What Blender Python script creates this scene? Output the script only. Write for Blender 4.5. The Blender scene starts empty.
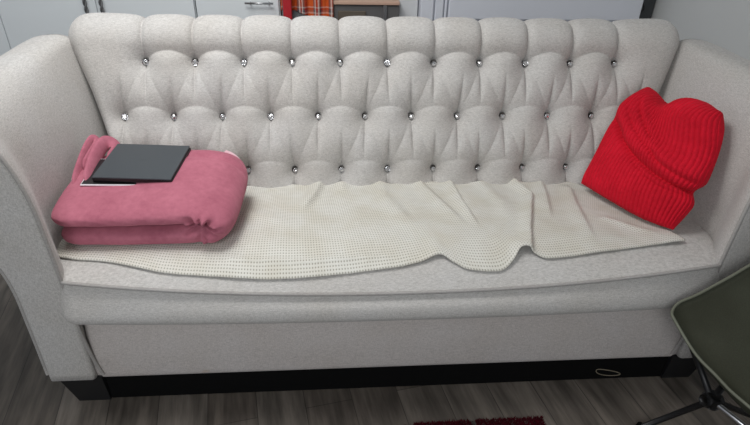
import bpy, math, random
import numpy as np
from mathutils import Vector, Matrix
random.seed(4); rng = np.random.RandomState(4)
S = bpy.context.scene
COL = S.collection

# ------------------------------------------------------------------ materials
def new_mat(name, rough=0.8, metal=0.0, color=(0.5, 0.5, 0.5), sheen=0.0, spec=0.5):
    m = bpy.data.materials.new(name); m.use_nodes = True
    b = m.node_tree.nodes['Principled BSDF']
    b.inputs['Base Color'].default_value = (*color, 1)
    b.inputs['Roughness'].default_value = rough
    b.inputs['Metallic'].default_value = metal
    b.inputs['Specular IOR Level'].default_value = spec
    if sheen:
        b.inputs['Sheen Weight'].default_value = sheen
        b.inputs['Sheen Roughness'].default_value = 0.5
    return m, m.node_tree, b
def N(nt, t, **kw):
    n = nt.nodes.new(t)
    for k, v in kw.items():
        if k in n.inputs: n.inputs[k].default_value = v
        else: setattr(n, k, v)
    return n
def ramp(nt, stops):
    r = nt.nodes.new('ShaderNodeValToRGB'); e = r.color_ramp.elements
    while len(e) < len(stops): e.new(0.5)
    for i, (p, c) in enumerate(stops):
        e[i].position = p; e[i].color = (*c, 1)
    return r
def mix(nt, a, b, fac, mode='MIX'):
    n = nt.nodes.new('ShaderNodeMix'); n.data_type = 'RGBA'; n.blend_type = mode
    for sock, v in ((n.inputs[0], fac), (n.inputs[6], a), (n.inputs[7], b)):
        if isinstance(v, bpy.types.NodeSocket): nt.links.new(v, sock)
        elif isinstance(v, (int, float)): sock.default_value = v
        else: sock.default_value = (*v, 1)
    return n.outputs[2]
def coords(nt, kind='Object', scale=(1, 1, 1), rot=(0, 0, 0)):
    tc = nt.nodes.new('ShaderNodeTexCoord'); mp = nt.nodes.new('ShaderNodeMapping')
    mp.inputs['Scale'].default_value = scale; mp.inputs['Rotation'].default_value = rot
    nt.links.new(tc.outputs[kind], mp.inputs[0]); return mp.outputs[0]
def noise(nt, vec, scale, detail=3, rough=0.5):
    n = N(nt, 'ShaderNodeTexNoise'); n.inputs['Scale'].default_value = scale
    n.inputs['Detail'].default_value = detail; n.inputs['Roughness'].default_value = rough
    nt.links.new(vec, n.inputs['Vector']); return n.outputs['Fac']
def bump(nt, b, h, strength, dist):
    n = N(nt, 'ShaderNodeBump'); n.inputs['Strength'].default_value = strength
    n.inputs['Distance'].default_value = dist
    nt.links.new(h, n.inputs['Height']); nt.links.new(n.outputs[0], b.inputs['Normal'])

def linen(name, base, dark, stains=False):
    m, nt, b = new_mat(name, 0.9, sheen=0.15, spec=0.2)
    v1 = coords(nt, 'Object', (90, 90, 620)); n1 = noise(nt, v1, 1, 3, 0.6)
    v2 = coords(nt, 'Object', (620, 620, 160)); n2 = noise(nt, v2, 1, 2, 0.5)
    add = N(nt, 'ShaderNodeMath', operation='ADD'); nt.links.new(n1, add.inputs[0]); nt.links.new(n2, add.inputs[1])
    half = N(nt, 'ShaderNodeMath', operation='MULTIPLY'); nt.links.new(add.outputs[0], half.inputs[0]); half.inputs[1].default_value = 0.5
    r = ramp(nt, [(0.36, dark), (0.60, base)]); nt.links.new(half.outputs[0], r.inputs[0])
    big = noise(nt, coords(nt, 'Object', (1, 1, 1)), 5, 3)
    r2 = ramp(nt, [(0.35, (0.95, 0.935, 0.915)), (0.65, (1, 1, 1))]); nt.links.new(big, r2.inputs[0])
    c = mix(nt, r.outputs[0], r2.outputs[0], 1.0, 'MULTIPLY')
    if stains:
        sp = noise(nt, coords(nt, 'Object', (1, 1, 1.6)), 9, 2)
        r3 = ramp(nt, [(0.70, (1, 1, 1)), (0.80, (0.86, 0.76, 0.66))]); nt.links.new(sp, r3.inputs[0])
        c = mix(nt, c, r3.outputs[0], 1.0, 'MULTIPLY')
    nt.links.new(c, b.inputs['Base Color'])
    bump(nt, b, half.outputs[0], 0.35, 0.002)
    return m
M = {}
M['linen'] = linen('grey_linen', (0.575, 0.560, 0.540), (0.365, 0.352, 0.338))
M['linen_base'] = linen('grey_linen_stained', (0.590, 0.550, 0.530), (0.400, 0.372, 0.357), True)
M['piping'] = linen('linen_piping', (0.40, 0.385, 0.37), (0.30, 0.285, 0.275))
M['black_wood'] = new_mat('black_wood', 0.5, color=(0.008, 0.008, 0.009))[0]
M['shade_rubber'] = new_mat('shade_rubber_black', 0.95, color=(0.004, 0.004, 0.004), spec=0.1)[0]  # flat black for the under-sofa shade block and the chair's rubber feet
M['gem'] = new_mat('crystal_button', 0.12, 0.9, (0.75, 0.75, 0.76))[0]
M['gem_rim'] = new_mat('button_rim', 0.3, 1.0, (0.16, 0.155, 0.15))[0]

def plush(name, base, dark, nscale=60, sheen=0.5):
    m, nt, b = new_mat(name, 0.85, sheen=sheen, spec=0.15)
    b.inputs['Sheen Tint'].default_value = (*[min(1, c * 1.6 + 0.15) for c in base], 1)
    n1 = noise(nt, coords(nt), nscale, 4, 0.65); n2 = noise(nt, coords(nt), 9, 3, 0.55)
    r = ramp(nt, [(0.3, dark), (0.65, base)])
    mx = N(nt, 'ShaderNodeMath', operation='MULTIPLY_ADD')
    nt.links.new(n1, mx.inputs[0]); mx.inputs[1].default_value = 0.5
    sc = N(nt, 'ShaderNodeMath', operation='MULTIPLY'); nt.links.new(n2, sc.inputs[0]); sc.inputs[1].default_value = 0.55
    nt.links.new(sc.outputs[0], mx.inputs[2]); nt.links.new(mx.outputs[0], r.inputs[0])
    nt.links.new(r.outputs[0], b.inputs['Base Color'])
    f = noise(nt, coords(nt), 420, 2, 0.5); bump(nt, b, f, 0.35, 0.0015)
    return m
M['pink'] = plush('pink_plush', (0.45, 0.148, 0.200), (0.32, 0.090, 0.130), sheen=0.32)
M['pink_pale'] = plush('pale_plush_underside', (0.72, 0.48, 0.52), (0.6, 0.35, 0.4))
M['red'] = plush('red_corduroy', (0.62, 0.008, 0.026), (0.42, 0.004, 0.014), 90, 0.12)
M['rug'] = plush('dark_red_pile', (0.075, 0.002, 0.009), (0.035, 0.001, 0.004), 90, 0.1)
M['rug_grey'] = plush('grey_pile', (0.14, 0.12, 0.11), (0.07, 0.06, 0.055), 90, 0.1)

def throw_mat():
    m, nt, b = new_mat('woven_cream_throw', 0.95, sheen=0.1, spec=0.1)
    tc = N(nt, 'ShaderNodeTexCoord'); sep = N(nt, 'ShaderNodeSeparateXYZ'); nt.links.new(tc.outputs['UV'], sep.inputs[0])
    def wave(sock, freq):
        a = N(nt, 'ShaderNodeMath', operation='MULTIPLY'); nt.links.new(sock, a.inputs[0]); a.inputs[1].default_value = 2 * math.pi * freq
        s = N(nt, 'ShaderNodeMath', operation='SINE'); nt.links.new(a.outputs[0], s.inputs[0])
        c = N(nt, 'ShaderNodeMath', operation='MULTIPLY_ADD'); nt.links.new(s.outputs[0], c.inputs[0]); c.inputs[1].default_value = 0.5; c.inputs[2].default_value = 0.5
        return c.outputs[0]
    wu = wave(sep.outputs[0], 125); wv = wave(sep.outputs[1], 95)
    p = N(nt, 'ShaderNodeMath', operation='MULTIPLY'); nt.links.new(wu, p.inputs[0]); nt.links.new(wv, p.inputs[1])
    r = ramp(nt, [(0.30, (0.66, 0.648, 0.600)), (0.78, (0.36, 0.35, 0.30))]); nt.links.new(p.outputs[0], r.inputs[0])
    n1 = noise(nt, coords(nt, 'UV', (1, 1, 1)), 10, 3)
    r2 = ramp(nt, [(0.35, (0.92, 0.90, 0.86)), (0.62, (1, 1, 1))]); nt.links.new(n1, r2.inputs[0])
    nt.links.new(mix(nt, r.outputs[0], r2.outputs[0], 1.0, 'MULTIPLY'), b.inputs['Base Color'])
    inv = N(nt, 'ShaderNodeMath', operation='SUBTRACT'); inv.inputs[0].default_value = 1; nt.links.new(p.outputs[0], inv.inputs[1])
    bump(nt, b, inv.outputs[0], 0.5, 0.002)
    return m
M['throw'] = throw_mat()

def floor_mat():
    m, nt, b = new_mat('grey_wood_laminate', 0.42, spec=0.35)
    vec = coords(nt, 'Object', (1, 1, 1), (0, 0, math.radians(-100.5)))
    br = N(nt, 'ShaderNodeTexBrick'); nt.links.new(vec, br.inputs['Vector'])
    br.inputs['Scale'].default_value = 1; br.inputs['Brick Width'].default_value = 1.25; br.inputs['Row Height'].default_value = 0.155
    br.inputs['Mortar Size'].default_value = 0.0012; br.inputs['Mortar Smooth'].default_value = 0.1
    br.inputs['Color1'].default_value = (0.088, 0.075, 0.065, 1); br.inputs['Color2'].default_value = (0.158, 0.140, 0.124, 1)
    br.inputs['Mortar'].default_value = (0.045, 0.04, 0.037, 1); br.offset = 0.37
    st = N(nt, 'ShaderNodeMapping'); st.inputs['Scale'].default_value = (2.2, 26, 1); nt.links.new(vec, st.inputs[0])
    g = noise(nt, st.outputs[0], 1.6, 6, 0.65)
    r = ramp(nt, [(0.30, (0.55, 0.53, 0.51)), (0.50, (0.88, 0.86, 0.83)), (0.72, (1.25, 1.22, 1.17))]); nt.links.new(g, r.inputs[0])
    st2 = N(nt, 'ShaderNodeMapping'); st2.inputs['Scale'].default_value = (1.3, 6, 1); nt.links.new(vec, st2.inputs[0])
    g2 = noise(nt, st2.outputs[0], 2.2, 3, 0.5)
    r2 = ramp(nt, [(0.38, (0.62, 0.62, 0.62)), (0.62, (1.2, 1.2, 1.2))]); nt.links.new(g2, r2.inputs[0])
    c = mix(nt, br.outputs['Color'], r.outputs[0], 1.0, 'MULTIPLY'); c = mix(nt, c, r2.outputs[0], 1.0, 'MULTIPLY')
    nt.links.new(c, b.inputs['Base Color']); bump(nt, b, g, 0.12, 0.002)
    return m
M['floor'] = floor_mat()
def paint(name, col, rough=0.6, var=0.03):
    m, nt, b = new_mat(name, rough)
    n = noise(nt, coords(nt), 3, 3); r = ramp(nt, [(0.3, tuple(c * (1 - var) for c in col)), (0.7, col)])
    nt.links.new(n, r.inputs[0]); nt.links.new(r.outputs[0], b.inputs['Base Color']); return m
M['wall'] = paint('white_wall_paint', (0.62, 0.63, 0.62), 0.8)
M['cab'] = paint('pale_grey_cabinet', (0.70, 0.735, 0.75), 0.4)
M['white_cab'] = paint('white_lacquer', (0.70, 0.72, 0.78), 0.35)
M['white_door'] = paint('white_door_paint', (0.66, 0.67, 0.68), 0.5)
M['dark_grey'] = paint('charcoal_plastic', (0.05, 0.054, 0.058), 0.6)
M['grey_box'] = paint('dark_grey_glass', (0.15, 0.145, 0.145), 0.25, 0.3)
M['wood_trim'] = paint('pale_beech', (0.55, 0.36, 0.27), 0.5)
M['red_paint'] = paint('red_paint', (0.42, 0.012, 0.02), 0.4)
M['chrome'] = new_mat('brushed_steel', 0.3, 1.0, (0.45, 0.45, 0.46))[0]
M['rope'] = paint('grey_braid', (0.16, 0.16, 0.165), 0.6, 0.5)
M['lid'] = paint('dark_slate_lid', (0.052, 0.060, 0.068), 0.30, 0.05)
M['lap_black'] = new_mat('laptop_black', 0.35, color=(0.008, 0.008, 0.009))[0]
M['silver'] = new_mat('silver_metal', 0.35, 0.4, (0.85, 0.82, 0.85))[0]
M['logo'] = new_mat('lid_logo_grey', 0.3, 0.5, (0.075, 0.085, 0.092))[0]
M['olive'] = None
def olive(name, base, dark):
    m, nt, b = new_mat(name, 0.8, spec=0.2)
    n1 = noise(nt, coords(nt), 350, 2); n2 = noise(nt, coords(nt), 8, 4)
    a = mix(nt, dark, base, n1); r = ramp(nt, [(0.3, (0.75, 0.74, 0.7)), (0.7, (1, 1, 1))]); nt.links.new(n2, r.inputs[0])
    nt.links.new(mix(nt, a, r.outputs[0], 1.0, 'MULTIPLY'), b.inputs['Base Color']); bump(nt, b, n1, 0.2, 0.001); return m
M['olive'] = olive('olive_canvas', (0.066, 0.069, 0.048), (0.038, 0.040, 0.028))
M['olive_trim'] = olive('olive_binding', (0.20, 0.208, 0.165), (0.13, 0.135, 0.105))
M['black_metal'] = new_mat('black_anodised_tube', 0.4, 0.3, (0.012, 0.012, 0.013))[0]
def tartan():
    m, nt, b = new_mat('orange_tartan', 0.9, spec=0.1)
    tc = N(nt, 'ShaderNodeTexCoord'); sep = N(nt, 'ShaderNodeSeparateXYZ'); nt.links.new(tc.outputs['UV'], sep.inputs[0])
    def band(sock, freq, stops):
        a = N(nt, 'ShaderNodeMath', operation='MULTIPLY'); nt.links.new(sock, a.inputs[0]); a.inputs[1].default_value = freq
        f = N(nt, 'ShaderNodeMath', operation='FRACT'); nt.links.new(a.outputs[0], f.inputs[0])
        r = ramp(nt, stops); r.color_ramp.interpolation = 'CONSTANT'; nt.links.new(f.outputs[0], r.inputs[0]); return r.outputs[0]
    o = (0.55, 0.095, 0.022); w = (0.62, 0.52, 0.47); g = (0.09, 0.09, 0.10); rd = (0.36, 0.03, 0.02)
    cu = band(sep.outputs[0], 12, [(0, o), (0.42, g), (0.52, w), (0.60, rd), (0.70, w), (0.78, g), (0.86, rd)])
    cv = band(sep.outputs[1], 11, [(0, o), (0.5, w), (0.6, g), (0.72, rd), (0.82, w), (0.9, o)])
    nt.links.new(mix(nt, cu, cv, 0.35), b.inputs['Base Color']); return m
M['tartan'] = tartan()

# ------------------------------------------------------------------ mesh helpers
def link(name, verts, faces, mat, parent=None, uvs=None, smooth=True, mats=None, fmat=None):
    me = bpy.data.meshes.new(name)
    me.from_pydata([tuple(map(float, v)) for v in verts], [], [tuple(int(i) for i in f) for f in faces])
    if uvs is not None:
        ul = me.uv_layers.new(name='UVMap')
        li = np.zeros(len(me.loops), dtype=np.int32); me.loops.foreach_get('vertex_index', li)
        ul.data.foreach_set('uv', np.asarray(uvs, dtype=np.float32)[li].ravel())
    for mm in (mats or [mat]): me.materials.append(mm)
    if fmat is not None: me.polygons.foreach_set('material_index', np.asarray(fmat, dtype=np.int32))
    me.polygons.foreach_set('use_smooth', [smooth] * len(me.polygons))
    me.update()
    o = bpy.data.objects.new(name, me); COL.objects.link(o)
    if parent: o.parent = parent
    return o
def gridfaces(n, m, cu=False, cv=False, off=0, flip=False):
    I, J = np.meshgrid(np.arange(n if cu else n - 1), np.arange(m if cv else m - 1), indexing='ij')
    I = I.ravel(); J = J.ravel(); I2 = (I + 1) % n; J2 = (J + 1) % m
    f = np.stack([I * m + J, I2 * m + J, I2 * m + J2, I * m + J2], 1) + off
    return (f[:, ::-1] if flip else f).tolist()
def grid(name, P, mat, parent=None, cu=False, cv=False, uvs=None, flip=False, caps=False, smooth=True):
    n, m = P.shape[:2]; V = P.reshape(-1, 3); F = gridfaces(n, m, cu, cv, 0, flip)
    if caps:   # fan caps at both ends of the u direction (v closed)
        V = list(map(tuple, V))
        for row, fl in ((0, True), (n - 1, False)):
            c = len(V); V.append(tuple(P[row].mean(0)))
            for j in range(m):
                a, b = row * m + j, row * m + (j + 1) % m
                F.append(([c, a, b] if fl != flip else [c, b, a]))
    return link(name, V, F, mat, parent, uvs, smooth)
class MB:
    def __init__(s): s.v = []; s.f = []
    def add(s, v, f):
        o = len(s.v); s.v += [tuple(map(float, p)) for p in v]; s.f += [tuple(i + o for i in q) for q in f]
    def box(s, x0, x1, y0, y1, z0, z1, bev=0.0, M_=None):
        b = min(bev, (x1 - x0) / 2.01, (y1 - y0) / 2.01, (z1 - z0) / 2.01)
        v = []; f = []
        if b <= 0:
            v = [(x, y, z) for x in (x0, x1) for y in (y0, y1) for z in (z0, z1)]
            f = [(0, 1, 3, 2), (4, 6, 7, 5), (0, 4, 5, 1), (2, 3, 7, 6), (0, 2, 6, 4), (1, 5, 7, 3)]
        else:
            idx = {}
            for sx in (0, 1):
                for sy in (0, 1):
                    for sz in (0, 1):
                        X = (x0, x1)[sx]; Y = (y0, y1)[sy]; Z = (z0, z1)[sz]
                        dx = b if sx == 0 else -b; dy = b if sy == 0 else -b; dz = b if sz == 0 else -b
                        for k, p in enumerate(((X, Y + dy, Z + dz), (X + dx, Y, Z + dz), (X + dx, Y + dy, Z))):
                            idx[(sx, sy, sz, k)] = len(v); v.append(p)
            g = lambda *a: idx[a]
            for sx in (0, 1): f.append([g(sx, 0, 0, 0), g(sx, 1, 0, 0), g(sx, 1, 1, 0), g(sx, 0, 1, 0)])
            for sy in (0, 1): f.append([g(0, sy, 0, 1), g(1, sy, 0, 1), g(1, sy, 1, 1), g(0, sy, 1, 1)])
            for sz in (0, 1): f.append([g(0, 0, sz, 2), g(1, 0, sz, 2), g(1, 1, sz, 2), g(0, 1, sz, 2)])
            for a in (0, 1):
                for c in (0, 1):
                    f.append([g(a, c, 0, 0), g(a, c, 0, 1), g(a, c, 1, 1), g(a, c, 1, 0)])
                    f.append([g(a, 0, c, 0), g(a, 0, c, 2), g(a, 1, c, 2), g(a, 1, c, 0)])
                    f.append([g(0, a, c, 1), g(0, a, c, 2), g(1, a, c, 2), g(1, a, c, 1)])
            for sx in (0, 1):
                for sy in (0, 1):
                    for sz in (0, 1): f.append([g(sx, sy, sz, 0), g(sx, sy, sz, 1), g(sx, sy, sz, 2)])
            c0 = Vector(((x0 + x1) / 2, (y0 + y1) / 2, (z0 + z1) / 2))
            for q in f:
                a, b_, c_ = [Vector(v[i]) for i in q[:3]]
                if (b_ - a).cross(c_ - a).dot((a + b_ + c_) / 3 - c0) < 0: q.reverse()
        if M_ is not None: v = [tuple(M_ @ Vector(p)) for p in v]
        s.add(v, f); return s
    def tube(s, pts, r, n=10, closed=False):
        P, F = tube_grid(pts, r, n, closed); s.add(P.reshape(-1, 3), F); return s
    def build(s, name, mat, parent=None, smooth=False): return link(name, s.v, s.f, mat, parent, None, smooth)
def tube_grid(pts, r, n=10, closed=False):
    pts = np.array(pts, float); k = len(pts); r = np.broadcast_to(r, (k,))
    T = np.roll(pts, -1, 0) - np.roll(pts, 1, 0) if closed else np.gradient(pts, axis=0)
    T /= np.linalg.norm(T, axis=1)[:, None] + 1e-12
    up = np.array([0, 0, 1.]) if abs(T[0][2]) < 0.9 else np.array([1., 0, 0])
    P = np.zeros((k, n, 3)); prev = np.cross(T[0], up); prev /= np.linalg.norm(prev)
    for i in range(k):
        a = prev - T[i] * (prev @ T[i]); a /= np.linalg.norm(a); b = np.cross(T[i], a); prev = a
        th = np.linspace(0, 2 * np.pi, n, endpoint=False)
        P[i] = pts[i] + r[i] * (np.cos(th)[:, None] * a + np.sin(th)[:, None] * b)
    F = gridfaces(k, n, closed, True)
    if not closed: F += [list(range(n))[::-1], [(k - 1) * n + j for j in range(n)]]
    return P, F
def smoothpts(pts, n):
    pts = np.array(pts, float); k = len(pts)
    t = np.linspace(0, k - 1, n); i = np.clip(t.astype(int), 0, k - 2); f = (t - i)[:, None]
    p0 = pts[np.clip(i - 1, 0, k - 1)]; p1 = pts[i]; p2 = pts[i + 1]; p3 = pts[np.clip(i + 2, 0, k - 1)]
    return 0.5 * (2 * p1 + (p2 - p0) * f + (2 * p0 - 5 * p1 + 4 * p2 - p3) * f ** 2 + (3 * p1 - p0 - 3 * p2 + p3) * f ** 3)
def fract_noise(x, y, seed=0, octs=4):
    r = np.random.RandomState(seed); out = np.zeros(np.broadcast(x, y).shape); amp = 1
    for o in range(octs):
        for _ in range(3):
            a = r.rand() * 2 * np.pi; k = 2 ** o * (0.7 + 0.6 * r.rand())
            out = out + amp * np.sin((x * np.cos(a) + y * np.sin(a)) * k + r.rand() * 7) / 3
        amp *= 0.5
    return out
def thing(name, label, cat, loc=(0, 0, 0), group=None):
    o = bpy.data.objects.new(name, None); COL.objects.link(o); o.location = loc
    o['label'] = label; o['category'] = cat
    if group: o['group'] = group
    o.empty_display_size = 0.1
    return o
def tag(o, label, cat, group=None):
    o['label'] = label; o['category'] = cat
    if group: o['group'] = group
    return o
def struct(o): o['kind'] = 'structure'; return o

# ------------------------------------------------------------------ room
def plane_box(name, x0, x1, y0, y1, z0, z1, mat):
    return struct(MB().box(x0, x1, y0, y1, z0, z1).build(name, mat))
plane_box('floor', -3.2, 1.72, -3.2, 2.3, -0.1, 0.0, M['floor'])
plane_box('wall_back', -3.2, 1.72, 2.2, 2.3, 0.0, 2.5, M['wall'])
plane_box('wall_right', 1.62, 1.72, -3.2, 2.2, 0.0, 2.5, M['wall'])
plane_box('ceiling', -3.2, 1.72, -3.2, 2.3, 2.5, 2.6, M['wall'])
plane_box('baseboard_right', 1.605, 1.62, -3.2, 2.2, 0.0, 0.09, M['white_door'])

# ------------------------------------------------------------------ sofa
sofa = thing('sofa', 'light grey linen sofa with button tufted back and flared arms', 'sofa')
ROWS = (0.902, 0.718, 0.530); STEP = 0.1755
B1 = [(-0.875 + STEP * i, ROWS[0]) for i in range(11)]
B2 = [(-0.963 + STEP * i * 1.005, ROWS[1]) for i in range(12)]
B2 = B2[:11] + [(0.965, ROWS[1])]
B3 = [(-0.880 + STEP * i * 1.008, ROWS[2]) for i in range(11)]
def halfw(z): return np.interp(z, [0.3, 0.5, 0.635, 0.8, 0.98, 1.06], [1.0, 1.03, 1.05, 1.096, 1.158, 1.172])
ZS, YS, SL = 0.475, 0.600, 0.36
def yfront(z): return YS + SL * (z - ZS)
def seg_d(x, z, a, b):
    ax, az = a; bx, bz = b; L2 = (bx - ax) ** 2 + (bz - az) ** 2
    t = np.clip(((x - ax) * (bx - ax) + (z - az) * (bz - az)) / L2, 0, 1)
    return np.hypot(x - ax - t * (bx - ax), z - az - t * (bz - az)), t
def tuft(x, z):
    g = np.zeros_like(x)
    def acc(v):
        nonlocal g
        g = (g ** 2.6 + np.clip(v, 0, 2) ** 2.6) ** (1 / 2.6)
    soft = np.zeros_like(x)
    r0 = np.random.RandomState(9)
    for row, B in enumerate((B1, B2, B3)):
        for (bx, bz) in B:
            r = np.hypot(x - bx, (z - bz) * 0.8)
            acc(1.12 * np.exp(-(r / 0.034) ** 1.0))
            # gathered fold lines above and below each button
            lean = r0.uniform(-0.10, 0.10)
            up = np.clip((z - bz), 0, 1); dn = np.clip((bz - z), 0, 1)
            if row == 0:
                acc((0.36 + 0.60 * np.exp(-up / 0.07)) * np.exp(-(np.abs(x - bx - lean * 0.2 * up) / 0.020) ** 0.75) * (z > bz))
            else:
                acc(0.68 * np.exp(-(np.abs(x - bx - lean * up) / 0.015) ** 0.8) * (z > bz) * np.exp(-(up / 0.10) ** 2))
            if row == 2:
                acc(0.60 * np.exp(-np.abs(x - bx) / 0.014) * (z <= bz))
            else:
                acc(0.66 * np.exp(-(np.abs(x - bx + 0.5 * lean * dn) / 0.015) ** 0.8) * (z <= bz) * np.exp(-(dn / 0.11) ** 2))
                l2 = r0.uniform(-0.35, 0.35)
                acc(0.20 * np.exp(-np.abs(x - bx - l2 * dn) / 0.006) * (z <= bz) * np.exp(-((dn - 0.05) / 0.045) ** 2))
        # arched valley between neighbouring buttons of the row
        Bs = sorted(B)
        for (ax, az), (bx, bz) in zip(Bs[:-1], Bs[1:]):
            t = np.clip((x - ax) / (bx - ax), 0, 1); inside = (x >= ax) & (x <= bx)
            zc = az + 0.036 * np.sin(np.pi * t) ** 0.75
            depth = (0.56, 0.44, 0.34)[row] - (0.12, 0.20, 0.16)[row] * np.sin(np.pi * t)
            acc(np.where(inside, depth * np.where(z > zc, np.exp(-(np.abs(z - zc) / 0.045)), np.exp(-(np.abs(z - zc) / 0.024) ** 1.1)), 0))
    # diagonals of the diamonds
    for A, Bq in ((B1, B2), (B2, B3)):
        for a in A:
            for b in Bq:
                if abs(a[0] - b[0]) < 0.12:
                    d, t = seg_d(x, z, a, b)
                    acc((0.30 - 0.10 * np.sin(np.pi * t)) * np.exp(-(d / 0.026)))
    return np.minimum(g, 1.05 + 0.1 * np.tanh((g - 1.05) / 0.3))
def build_back():
    nx = 760
    xs_u = np.concatenate([-1 + 0.07 * (1 - np.cos(np.linspace(0, np.pi / 2, 22)))[:-1], np.linspace(-0.93, 0.93, nx), (1 - 0.07 * (1 - np.cos(np.linspace(0, np.pi / 2, 22))))[::-1][1:]])
    # profile parameter: 0..1 front up, then the rolled top, then down the back
    zf = np.linspace(0.34, 0.956, 250)
    top = np.linspace(0, np.pi, 60)
    prof = []                      # (z, y, kind weight, tuft z)
    yt = yfront(0.956); R = 0.082
    rows = []
    for z in zf: rows.append((z, yfront(z), 1.0, z, 0))
    for a in top[1:]:
        ph = math.radians(19.8) + a * (math.pi - math.radians(19.8)) / math.pi
        rows.append((0.956 - 0.339 * R + R * math.sin(ph), yt + 0.941 * R - R * math.cos(ph), max(0.0, math.cos(a / 2)) ** 0.7, 0.956 + R * a * 0.9, ph))
    for z in np.linspace(0.92, 0.14, 24): rows.append((z, yt + 1.941 * R, 0.0, 2.0, math.pi))
    rows = np.array(rows); m = len(rows)
    Z0, Y0, Wt, TZ, AN = rows.T
    U = xs_u[:, None]
    Z = np.broadcast_to(Z0, (len(xs_u), m)).copy(); Y = np.broadcast_to(Y0, Z.shape).copy()
    X = U * halfw(np.clip(Z, 0, 1.05))
    g = tuft(X, np.broadcast_to(TZ, Z.shape))
    side = np.clip((1.0 * halfw(1.0) - np.abs(X) * halfw(1.0) / halfw(Z)) / 0.12, 0, 1); side = np.sqrt(1 - (1 - side) ** 2)
    puff = 0.066
    lowbulge = 0.014 * np.exp(-((Z - 0.60) / 0.15) ** 2)
    d = (puff * (1 - g) * side + lowbulge) * Wt - 0.020 * Wt
    AN = np.maximum(AN, math.radians(19.8)); nrm_y = -np.cos(AN); nrm_z = np.sin(AN)
    jit = 0.0015 * fract_noise(X * 25, Z * 25, 5)
    Yd = Y + nrm_y * (d + jit * Wt); Zd = Z + nrm_z * (d + jit * Wt)
    # rounded ends: draw the loop towards its middle plane near the two ends
    e = np.clip((1 - np.abs(U)) / 0.062, 0, 1); e = np.sqrt(1 - (1 - e) ** 2)
    ymid = yt * 0.0 + np.clip(yfront(Z0), 0, yt)[None, :] * 0.5 + (yt + 1.941 * R) * 0.5
    Yd = ymid + (Yd - ymid) * e
    c = np.clip((1 - np.abs(U)) / 0.075, 0, 1); c = 1 - np.sqrt(1 - (1 - c) ** 2)
    Zd = Zd - np.clip((Zd - 0.80) / 0.26, 0, 1) * 0.085 * c
    Zd[:, -1] = 0.14
    P = np.stack([X, Yd, Zd], 2)
    back = grid('backrest', P, M['linen'], sofa, cv=True)
    return back
back = build_back()
def surf_point(x, z):
    # surface position at a button: dimple bottom
    d = 0.066 * (1 - 1.13) + 0.014 * math.exp(-((z - 0.60) / 0.15) ** 2) - 0.020
    return Vector((x, yfront(z) - 0.94 * d, z + 0.34 * d))
def button_mesh():
    V = []; F = []; fm = []
    prof = [(0.0098, -0.006, 1), (0.0100, 0.0015, 1), (0.0088, 0.0032, 1), (0.0078, 0.0022, 0), (0.0060, 0.0058, 0), (0.0032, 0.0080, 0)]
    n = 10
    for k, (r, h, _) in enumerate(prof):
        for j in range(n):
            a = 2 * math.pi * (j + 0.5 * (k % 2) * (k >= 3)) / n; V.append((r * math.cos(a), -h, r * math.sin(a)))
    for k in range(len(prof) - 1):
        for j in range(n):
            F.append((k * n + j, k * n + (j + 1) % n, (k + 1) * n + (j + 1) % n, (k + 1) * n + j)); fm.append(0 if prof[k + 1][2] else 1)
    F.append(tuple((len(prof) - 1) * n + j for j in range(n))); fm.append(1)
    F.append(tuple(range(n))[::-1]); fm.append(0)
    return V, F, fm
V, F, fm = button_mesh()
proto = link('button', V, F, None, back, None, False, [M['gem_rim'], M['gem']], fm)
first = True
vis3 = [b for b in B3 if -0.58 < b[0] < 0.80]
for (bx, bz) in B1 + B2[:11] + vis3:
    o = proto if first else proto.copy()
    if not first: COL.objects.link(o); o.parent = back
    first = False
    p = surf_point(bx, bz); o.location = (p.x, p.y - 0.016, p.z + 0.005); o.scale = (1.25, 1.25, 1.25)
    o.rotation_euler = (math.radians(-19 + rng.uniform(-12, 12)), rng.uniform(0, 3), math.radians(rng.uniform(-12, 12)))

# arms: section swept from the front to the back
NA = 90
def arm_section(t):
    """closed loop of (x, z) for the left arm, t = 0 front, 1 back"""
    k = min(1.0, t / 0.24); k = k * k * (3 - 2 * k)
    xb = -0.958 - 0.078 * k
    inner = [(xb, 0.12), (xb, 0.34), (xb - 0.001, 0.50), (xb - 0.003 - 0.010 * t, 0.62), (xb - 0.007 - 0.026 * t, 0.74),
             (xb - 0.020 - 0.034 * t, 0.83 + 0.015 * t), (xb - 0.048 - 0.030 * t, 0.91 + 0.022 * t), (xb - 0.092 - 0.008 * t, 0.962 + 0.014 * t), (-1.150 - 0.045 * t, 0.985),
             (-1.245 - 0.03 * t, 0.965), (-1.293 - 0.02 * t, 0.90), (-1.290 - 0.01 * t, 0.80), (-1.205, 0.70), (-1.125, 0.60), (-1.096, 0.50), (-1.094, 0.34), (-1.098, 0.12)]
    return smoothpts(inner, NA)
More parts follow.
